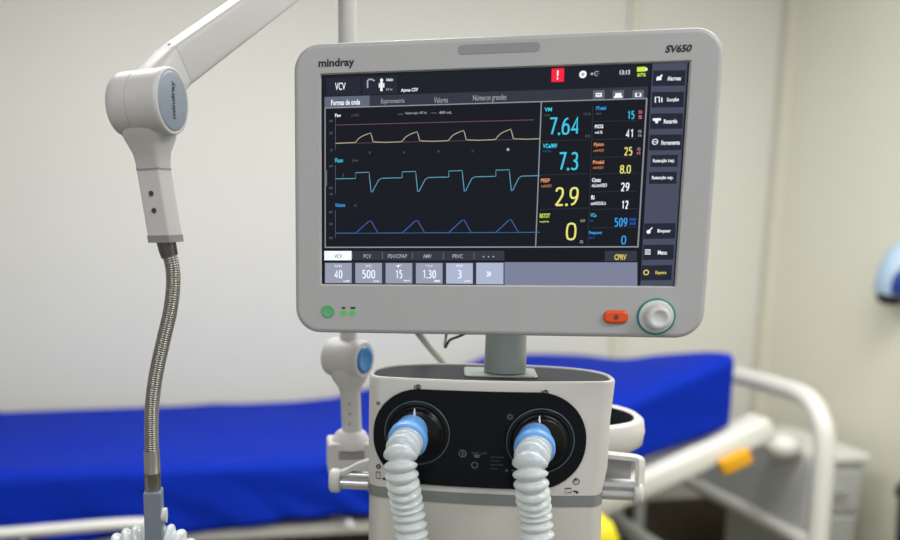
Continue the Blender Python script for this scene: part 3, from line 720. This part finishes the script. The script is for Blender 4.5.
# forearm beam up to the out-of-frame elbow
E0 = aty(174, 67, .900); E1 = aty(341, -55, 1.095)
fd = (E1 - E0).normalized(); side = fd.cross(Vector((0, 0, 1))).normalized(); upv = side.cross(fd).normalized()
def beam(c, a, b, e=8, n=32):
    out = []
    for i in range(n):
        t = 2*PI*i/n; ct, st = math.cos(t), math.sin(t)
        out.append(c + side * (a * math.copysign(abs(ct) ** (2/e), ct)) + upv * (b * math.copysign(abs(st) ** (2/e), st)))
    return out
mb = MB()
mb.loft([beam(E0, .0150, .0190), beam(E0 + fd * .002, .0156, .0196), beam(E1, .0140, .0172)], M['arm'])
s0 = E0 + upv * .0196 + fd * .006
mb.lathe(s0, upv, [(-.001, .0018), (.0006, .0018), (.0006, 0)], M['grey_ink'], 12, cap1=False)
apart(mb, 'forearm')
mb = MB()
K0 = J0 + ad * .026 + Vector((0, 0, .002))
mb.loft([beam(K0, .0200, .0220, 3.4), beam(K0.lerp(E0, .5), .0185, .0212, 4), beam(K0.lerp(E0, .85), .0162, .0200, 6), beam(E0 - fd * .0012, .0158, .0197, 8)], M['arm'])
mb.loft([beam(E0 - fd * .0014, .0150, .0190), beam(E0 + fd * .001, .0150, .0190)], M['arm_grey'])
apart(mb, 'knuckle')
# elbow above the frame, lower pole, lower joint
U0 = Vector((.0765, 1.10, 1.36)); PT = aty(347, -60, 1.1)
mb = MB(); mb.lathe(PT + Vector((-.03, .005, .0)), (1, -.25, 0), [(0, .027), (.004, .03), (.056, .03), (.06, .027)], M['arm'], 40); apart(mb, 'elbow_joint')
J = aty(347, 358, 1.1)
mb = MB(); mb.tube([J + Vector((.002, 0, .02)), PT], .0108, M['arm'], 24); apart(mb, 'upper_pole')
jd = Vector((math.cos(rad(-38)), math.sin(rad(-38)), 0))
mb = MB(); mb.lathe(J - jd * .027, jd, [(0, .018), (.003, .0225), (.008, .0245), (.042, .0245), (.048, .0240), (.053, .0215)], M['arm'], 44)
lj = apart(mb, 'lower_joint')
mb = MB(); mb.lathe(J + jd * .0262, jd, [(-.001, .0170), (.001, .0165), (.0018, .013), (.0008, .011), (.0008, 0)], M['blue_cap'], 36, cap1=False)
tag(apart(mb, 'joint_cap', lj), 'blue round end cap')
mb = MB(); C1 = aty(352, 435, 1.1)
mb.lathe(J + Vector((.003, 0, -.012)), C1 - J + Vector((-.003, 0, .012)), [(0, .0235), (.012, .0225), (.024, .0150), (.032, .0125), (.094, .0125)], M['arm'], 30)
pole = apart(mb, 'lower_pole')
mb = MB()
for yy in (404, 414, 424):
    q = aty(349.5, yy, 1.087); mb.box((q.x - .0006, q.y - .0006, q.z - .0012), (q.x + .0008, q.y + .0006, q.z + .0012), M['grey_ink'])
apart(mb, 'scale_mark', pole)
mb = MB(); q = aty(351, 437, 1.1)
mb.lathe(q + Vector((0, 0, -.012)), (0, 0, 1), [(0, .026), (.006, .026), (.012, .022), (.018, .019), (.021, .015)], M['arm'], 36)
q2 = aty(328, 443, 1.085); q3 = aty(370, 474, 1.085)
mb.rprism((q2.x, q3.z, q3.x, q2.z), q2.y - .006, q2.y + .042, .004, M['arm'], edge=.002)
q4 = aty(350, 455, 1.079)
mb.rprism((q4.x - .014, q4.z - .006, q4.x + .018, q4.z + .005), q2.y - .0068, q2.y, .002, M['arm_grey'], edge=.0004)
apart(mb, 'rail_clamp')
# gooseneck
gp = [Bt + ax_ * .006, aty(168, 250, .884), aty(172.5, 268, .883), aty(173, 288, .882), aty(170, 312, .881), aty(163.5, 340, .88), aty(156.5, 372, .88), aty(152.5, 400, .88), aty(151.5, 425, .88), aty(151.8, 452, .88)]
gpts = resample(spline(gp, 24), .00055)
mb = MB(); mb.tube(gpts, 0, M['chrome'], 20, rfun=lambda i: .0070 + .0005 * (1, .3, -.8, .3)[i % 4]); goose = apart(mb, 'gooseneck')
mb = MB(); mb.tube([Bt + ax_ * .005, gpts[14], gpts[28]], [.0096, .0092, .0084], M['dark_steel'], 24); apart(mb, 'ferrule')
mb = MB(); f0 = aty(151.7, 450, .88); f1 = aty(152.5, 472, .88); f2 = aty(153, 494, .88)
mb.tube([f0, f0.lerp(f1, .06), f0.lerp(f1, .97), f1, f1.lerp(f2, .05), f2], [.0076, .0082, .0082, .0088, .0084, .0084], M['chrome'], 24); apart(mb, 'ferrule')
# clip
mb = MB(); ca = aty(143.5, 492, .872); cb = aty(163.5, 560, .872)
MC = Matrix.Translation((0, 0, 0))
mb.rprism((ca.x, cb.z, cb.x, ca.z), ca.y - .004, ca.y + .018, .0018, M['clip'], edge=.001)
tt = aty(165.5, 515, .875); mb.tube([tt + Vector((-.004, 0, 0)), tt + Vector((.0015, 0, 0))], .0075, M['arm'], 18)
tag(apart(mb, 'hose_clip'), 'blue grey hose clip')

# ============================================================ BED
BY = rad(7)
bed = empty('hospital_bed', (0, 0, 0), BY); tag(bed, 'white framed hospital bed with backrest raised, standing along the back wall', 'bed')
mat_root = empty('mattress', (0, 0, 0), BY); tag(mat_root, 'thick mattress under a royal blue sheet, head end raised, on the hospital bed', 'mattress')
def bpart(mb, name, parent=bed): return mb.build(name, parent)
def sstep(a, b, x): t = min(1, max(0, (x - a) / (b - a))); return t * t * (3 - 2 * t)
def zf(u):
    if u < .95: return .80
    if u < 1.10: t = (u - .95); return .80 + .40 * t * t / .30
    return .80 + .40 * (u - 1.025)
ZBK = [(-3, .795), (.45, .797), (.62, .808), (.70, .83), (.84, .855), (1.04, .880), (1.16, .925), (1.26, .965), (1.45, .962), (1.6, .955), (1.80, .940)]
def zb(u):
    for (a, za), (b, zb_) in zip(ZBK, ZBK[1:]):
        if u <= b: t = (u - a) / (b - a); return za + (zb_ - za) * t
    return ZBK[-1][1]
V0, V1, U0_, U1_ = 2.60, 3.50, -1.05, 1.765
import mathutils
def nz(x, y, z=0): return mathutils.noise.noise(Vector((x, y, z)))
mb = MB()
NU = 150; rings = []
for i in range(NU + 1):
    u = U0_ + (U1_ - U0_) * i / NU
    e = min(u - U0_, U1_ - u); rr = .035
    drop = 0 if e > rr else rr - math.sqrt(max(0, rr * rr - (rr - e) ** 2))
    H = .185 + .0 * u; ring = []
    sec = []
    zF, zB = zf(u), zb(u)
    botF = .60 + (zF - .80) if True else 0
    raised = sstep(1.0, 1.25, u)
    hF = .175 + .035 * (1 - sstep(-.1, .5, u)) + .03 * (1 - sstep(-.7, -.1, u)) + .032 * raised + .022 * sstep(1.35, 1.75, u)
    # bottom front -> top front
    for k in range(9):
        t = k / 8; z = (zF - hF) + (hF - .035) * t
        fold = (.018 * nz(u * 7 + 2.2 * t, 3 + t * .9) + .011 * nz(u * 17 + 3 * t, 9)) * (1 - .75 * t) * (1 - .6 * raised)
        sec.append((V0 + fold - (.010 * (1 - t) if not raised > .5 else 0), z))
    for k in range(1, 6):
        a = rad(90 * k / 6); sec.append((V0 + .035 * (1 - math.cos(a)), zF - .035 + .035 * math.sin(a)))
    for k in range(0, 23):
        t = k / 22; v = V0 + .035 + (V1 - V0 - .07) * t
        z = zF + (zB - zF) * sstep(-.05, 1.05, t) + .006 * nz(u * 3.1, v * 3.7) + .004 * nz(u * 8 + v * 3, v * 2, 4) - (.004)
        sec.append((v, z + .004 - .0))
    for k in range(1, 6):
        a = rad(90 * k / 6); sec.append((V1 - .035 + .035 * math.sin(a), zB - .035 + .035 * math.cos(a)))
    ntop = len(sec)
    for k in range(6): t = k / 5; sec.append((V1, zB - .035 - .13 * t))
    sec += [(V1 - .03, zB - .165), (V1 - .03, zB - .145), (V0 + .03, zF - .150 - .02 * raised), (V0 + .03, zF - hF)]
    shr = drop
    cv = (V0 + V1) / 2
    for q_, (v, z) in enumerate(sec):
        vv = cv + (v - cv) * (1 - shr / .5)
        eb = max(0, .16 - (U1_ - u)); vv = vv if v < cv else vv - (.16 - math.sqrt(max(0, .16**2 - eb**2))) * (v - cv) / (V1 - cv)
        zc = z - drop * .9 if 6 <= q_ < ntop else z
        ring.append(Vector((u, vv, zc)))
    rings.append(ring)
mb.loft(rings, M['sheet'])
sheet = mb.build('blue_sheet', mat_root)
# bed frame
mb = MB()
def bar(a, b, w, h, m, mb_=None, e=6):
    a, b = Vector(a), Vector(b); d = (b - a).normalized(); s_ = d.cross(Vector((0, 0, 1))).normalized() if abs(d.z) < .95 else Vector((0, 1, 0)); q_ = s_.cross(d)
    def r_(c, k=1): return [c + s_ * (w / 2 * k * math.copysign(abs(math.cos(t)) ** (2/e), math.cos(t))) + q_ * (h / 2 * k * math.copysign(abs(math.sin(t)) ** (2/e), math.sin(t))) for t in [2*PI*i/24 for i in range(24)]]
    (mb_ or mb).loft([r_(a, .8), r_(a + d * .006), r_(b - d * .006), r_(b, .8)], m)
for v in (2.645, 3.455): bar((-1.15, v, .570), (1.36, v, .570), .035, .036, M['bed'])
for u in (-1.10, -.3, .5, 1.3): bar((u, 2.65, .570), (u, 3.45, .570), .04, .03, M['bed'])
bar((-1.15, 2.60, .40), (2.0, 2.60, .40), .05, .06, M['bed_grey']); bar((-1.15, 3.5, .40), (2.0, 3.5, .40), .05, .06, M['bed_grey'])
for u in (-.9, 1.6): bar((u, 2.6, .40), (u, 3.5, .40), .05, .05, M['bed_grey']); bar((u, 3.05, .38), (u * .98, 3.05, .60), .08, .08, M['bed_grey'])
bpart(mb, 'frame')
mb = MB()   # raised backrest section
bar((1.27, 2.61, .604), (1.87, 2.61, .852), .11, .075, M['bed']); bar((1.27, 3.46, .590), (1.80, 3.46, .74), .05, .06, M['bed'])
mb.add([(1.08, 2.64, .600), (1.08, 3.46, .64), (1.72, 3.46, .745), (1.72, 2.64, .835), (1.08, 2.64, .618), (1.08, 3.46, .66), (1.72, 3.46, .765), (1.72, 2.64, .855)], [(0,1,2,3),(4,7,6,5),(0,4,5,1),(1,5,6,2),(2,6,7,3),(3,7,4,0)], M['bed'])
backrest = bpart(mb, 'backrest_frame')
mb = MB()
mb.add([Vector(p) for p in [(.45, 2.63, .615), (1.04, 2.63, .61), (1.04, 3.47, .61), (.45, 3.47, .615), (.45, 2.63, .640), (1.04, 2.63, .635), (1.04, 3.47, .635), (.45, 3.47, .640)]], [(0,3,2,1),(4,5,6,7),(0,1,5,4),(1,2,6,5),(2,3,7,6),(3,0,4,7)], M['bed'])
mb.add([Vector(p) for p in [(-1.05, 2.63, .615), (.43, 2.63, .615), (.43, 3.47, .615), (-1.05, 3.47, .615), (-1.05, 2.63, .640), (.43, 2.63, .640), (.43, 3.47, .640), (-1.05, 3.47, .640)]], [(0,3,2,1),(4,5,6,7),(0,1,5,4),(1,2,6,5),(2,3,7,6),(3,0,4,7)], M['bed'])
bpart(mb, 'mattress_board')
mb = MB(); bar((1.685, 2.535, .738), (1.775, 2.535, .778), .03, .050, M['yellow']); tag(bpart(mb, 'release_handle', backrest), 'orange yellow release handle')
# head end loop
mb = MB(); UH = 2.05
mb.tube(spline([(UH, 3.42, .42), (UH, 3.43, .80), (UH, 3.38, .89), (UH, 3.25, .925), (UH, 3.0, .932), (UH, 2.80, .935), (UH, 2.66, .925), (UH, 2.585, .862), (UH, 2.56, .78), (UH, 2.55, .60), (UH, 2.545, .40)], 8), .031, M['bed'], 20)
mb.tube([(UH, 2.56, .455), (UH, 3.42, .455)], .032, M['bed'], 16)
for v in (2.9 + .2, 3.02 + .2): pass
mb.tube([(UH, 3.20, .46), (UH, 3.20, .95)], .022, M['bed_tube'], 14)
mb.rprism((2.60, .47, 3.40, .745), -.012, .012, .04, M['bed_grey'], Matrix(((0,1,0,UH),(1,0,0,0),(0,0,1,0),(0,0,0,1))), edge=.005)
he = bpart(mb, 'head_end')
mb = MB(); mb.lathe((UH - .05, 2.70, .755), (0, 0, 1), [(-.035, .02), (-.03, .05), (.0, .065), (.03, .05), (.04, .015)], M['bed'], 28); mb.tube([(UH - .06, 2.72, .75), (UH, 2.72, .73)], .015, M['bed'], 12)
tag(bpart(mb, 'corner_bumper', he), 'round white corner bumper')
for u in (-1.05, 1.95):
    for v in (2.62, 3.48): mb = MB(); mb.tube([(u, v, .40), (u, v, .12)], .022, M['bed_grey'], 14); bpart(mb, 'leg')
for u in (-1.05, 1.95):
    for v in (2.62, 3.48):
        mb = MB(); mb.lathe((u, v - .02, .065), (0, 1, 0), [(0, .06), (.004, .065), (.036, .065), (.04, .06)], M['rubber'], 28); mb.tube([(u, v, .065), (u, v, .14)], .012, M['bed_grey'], 10)
        bpart(mb, 'caster')
# lowered side rail tube on the near side
mb = MB()
mb.tube(spline([(-1.35, 2.52, .40), (-1.40, 2.52, .56), (-1.30, 2.52, .632), (-1.0, 2.52, .638), (-.5, 2.52, .650), (-.16, 2.52, .660), (-.08, 2.52, .645), (-.045, 2.52, .58), (-.04, 2.53, .40)], 8), .0165, M['bed'], 18)
bar((-1.2, 2.53, .45), (-.06, 2.53, .45), .02, .03, M['bed_tube']); 
for u in (-.9, -.45): mb.tube([(u, 2.52, .45), (u, 2.52, .66)], .009, M['bed_tube'], 12)
for u in (-.75, -.3): bar((u, 2.53, .44), (u, 2.58, .585), .03, .02, M['bed_tube'])
bpart(mb, 'side_rail')
mb = MB(); mb.lathe((.505, 2.555, .607), (0, -1, 0), [(-.02, .013), (.01, .013), (.016, .010), (.018, 0)], M['bed_tube'], 20, cap1=False); bpart(mb, 'rail_knob')

# ============================================================ THINGS AROUND
cab = empty('bedside_cabinet', (1.935, 3.30, 0), BY); tag(cab, 'pale grey bedside cabinet behind the head end of the bed', 'cabinet')
mb = MB(); mb.box((-.13, -.2, .06), (.11, .2, .64), M['cabinet']); mb.box((-.12, -.19, 0), (.10, .19, .06), M['bed_grey']); mb.build('carcass', cab)
mb = MB(); mb.rprism((-.15, -.22, .13, .22), .64, .67, .02, M['bed'], Matrix(((1,0,0,0),(0,0,1,0),(0,1,0,0),(0,0,0,1))), edge=.006); mb.build('top', cab)
mb = MB(); mb.rprism((-.115, .46, .095, .615), -.216, -.2, .01, M['cabinet'], edge=.004); dr = mb.build('drawer', cab)
mb = MB(); mb.tube([(-.05, -.235, .54), (.03, -.235, .54)], .006, M['rail_steel'], 10); mb.tube([(-.05, -.235, .54), (-.05, -.214, .54)], .004, M['rail_steel'], 8); mb.tube([(.03, -.235, .54), (.03, -.214, .54)], .004, M['rail_steel'], 8); mb.build('handle', dr)
mb = MB(); mb.rprism((-.115, .08, .095, .445), -.216, -.2, .01, M['cabinet'], edge=.004); mb.build('door', cab)

RWX = lambda y: 2.115 + (3.80 - y) * math.tan(rad(7)) * 1.0   # x of the right wall
wx = RWX(3.2)
p = aty(893, 272, 3.15)
case = empty('wall_device', (p.x, p.y, p.z - .115), 0); tag(case, 'blurred light blue and navy medical device with black lower end, hung on the right wall', 'medical device')
mb = MB(); mb.lathe((0, 0, .03), (.22, 0, 1), [(0, .045), (.02, .058), (.09, .062), (.15, .052), (.185, .034), (.20, .012)], M['case_blue'], 32); mb.build('housing', case)
mb = MB(); mb.lathe((.004, -.050, .035), (.22, .1, 1), [(0, .03), (.02, .042), (.06, .044), (.09, .036), (.10, .015)], M['case_dark'], 28); mb.build('dark_cover', case)
mb = MB(); mb.lathe((0, 0, .0), (.1, 0, 1), [(0, .02), (.008, .036), (.03, .046), (.045, .046)], M['rubber'], 28); mb.build('lower_cap', case)
mb = MB(); mb.tube([(.0, .0, .12), (RWX(3.15) - p.x, 0.01, .12)], .012, M['arm_grey'], 12); mb.build('wall_bracket', case)

bn = empty('waste_bin', (2.135, 2.72, 0), rad(7)); tag(bn, 'dark grey bin standing at the right edge of the frame', 'bin')
mb = MB(); mb.loft([[Vector((x, y, z)) for x, y in rrect((-.11 * s_, -.15 * s_, .10 * s_, .15 * s_), .03)] for z, s_ in ((0, .82), (.02, .86), (.60, 1))], M['bin_grey']); mb.build('bucket', bn)
mb = MB(); mb.loft([[Vector((x, y, z)) for x, y in rrect((-.115 * s_, -.16 * s_, .105 * s_, .16 * s_), .03)] for z, s_ in ((.60, 1), (.63, 1), (.66, .9), (.675, .6))], M['bin_grey']); mb.build('lid', bn)

q = aty(583, 530, 2.30)
yb = empty('waste_bin', (q.x, 2.30, 0), rad(2)); tag(yb, 'yellow bin partly hidden behind the right side of the ventilator body', 'bin')
mb = MB(); mb.loft([[Vector((x, y, z)) for x, y in rrect((-.07 * s_, -.07 * s_, .07 * s_, .07 * s_), .02)] for z, s_ in ((0, .85), (.02, .88), (.66, 1.0))], M['bright_yellow']); mb.build('bucket', yb)
mb = MB(); mb.loft([[Vector((x, y, z)) for x, y in rrect((-.075 * s_, -.075 * s_, .075 * s_, .075 * s_), .02)] for z, s_ in ((.66, 1), (.69, 1), (.73, .82), (.745, .5))], M['bright_yellow']); mb.build('lid', yb)

# ============================================================ ROOM
def slab(name, a, b, m, rz=0, l=(0, 0, 0)):
    mb = MB(); mb.box(a, b, m); o = mb.build(name); o.location = l; o.rotation_euler = (0, 0, rz); o['kind'] = 'structure'; return o
Bv = Matrix.Rotation(BY, 3, 'Z')
VB = 3.62
corner_u = (Bv.transposed() @ Vector((2.115, 3.80, 0))).x + .0
slab('floor', (-3.4, -2.6, -.1), (3.6, 4.6, 0), M['floor'])
slab('ceiling', (-3.4, -2.6, 2.8), (3.6, 4.6, 2.9), M['ceiling'])
slab('wall_back', (-3.2, VB, 0), (corner_u + .1, VB + .12, 2.8), M['wall_back'], BY)
slab('wall_right', (corner_u, -1.9, 0), (corner_u + .12, VB, 2.8), M['wall_right'], BY)
slab('wall_left', (-2.6, -1.9, 0), (-2.48, VB, 2.8), M['wall_back'], BY)
u_col = 1.42
slab('trim_1', (1.85, VB - .02, 0), (1.90, VB, 2.8), M['wall_trim'], BY)
slab('trim_2', (corner_u - .05, VB - .05, 0), (corner_u, VB, 2.8), M['wall_trim'], BY)
slab('under_bed_shade_strip', (-2.48, VB - .015, 0), (corner_u - .05, VB, .26), M['bed_shade'], BY)  # dark strip low on the back wall, colours in the shade under the bed

# ceiling lights (outside the frame) light the room
def lamp(x, y, e, sx=1.2, sy=.6, col=(1, .985, .955), z=2.78):
    root = empty('ceiling_light', (x, y, z)); tag(root, 'rectangular white ceiling light, %s of the four' % (('rear left', 'front left')[y < 1] if x < .5 else ('rear right', 'front right')[y < 1]), 'ceiling light', 'ceiling lights')
    mb = MB(); mb.box((-sx/2 - .03, -sy/2 - .03, .0), (sx/2 + .03, sy/2 + .03, .02), M['arm']); mb.build('frame', root)
    li = bpy.data.lights.new('ceiling_lamp', 'AREA'); li.shape = 'RECTANGLE'; li.size = sx; li.size_y = sy; li.energy = e; li.color = col
    lo = bpy.data.objects.new('lamp_tube', li); COL.objects.link(lo); lo.parent = root; lo.location = (0, 0, -.01)
lamp(-.2, 2.0, 37); lamp(1.45, 1.9, 37); lamp(-.6, -.6, 20); lamp(1.6, -.2, 36)
# dim ambient world light, added through the side left open behind the camera
w = bpy.data.worlds.new('World'); SC.world = w; w.use_nodes = True
w.node_tree.nodes['Background'].inputs[0].default_value = (.93, .97, 1, 1); w.node_tree.nodes['Background'].inputs[1].default_value = .55

# ============================================================ CAMERA
cam = bpy.data.cameras.new('camera'); co = bpy.data.objects.new('camera', cam); COL.objects.link(co)
ex = RWI @ Vector((1, 0, 0)); ey = RWI @ Vector((0, 0, 1)); ez = RWI @ Vector((0, -1, 0))
co.matrix_world = Matrix(((ex.x, ey.x, ez.x, 0), (ex.y, ey.y, ez.y, 0), (ex.z, ey.z, ez.z, CH), (0, 0, 0, 1)))
cam.sensor_width = 36; cam.sensor_fit = 'HORIZONTAL'; cam.lens = 36 * F / 900
cam.shift_x = (450 - CX) / 900; cam.shift_y = (CY - 270) / 900
cam.clip_start = .01
cam.dof.use_dof = True; cam.dof.focus_distance = .90; cam.dof.aperture_fstop = 36 / 13.0
SC.camera = co
SC.view_settings.view_transform = 'Standard'; SC.view_settings.look = 'None'; SC.view_settings.gamma = 1; SC.view_settings.use_curve_mapping = False
SC.view_settings.exposure = 0.05
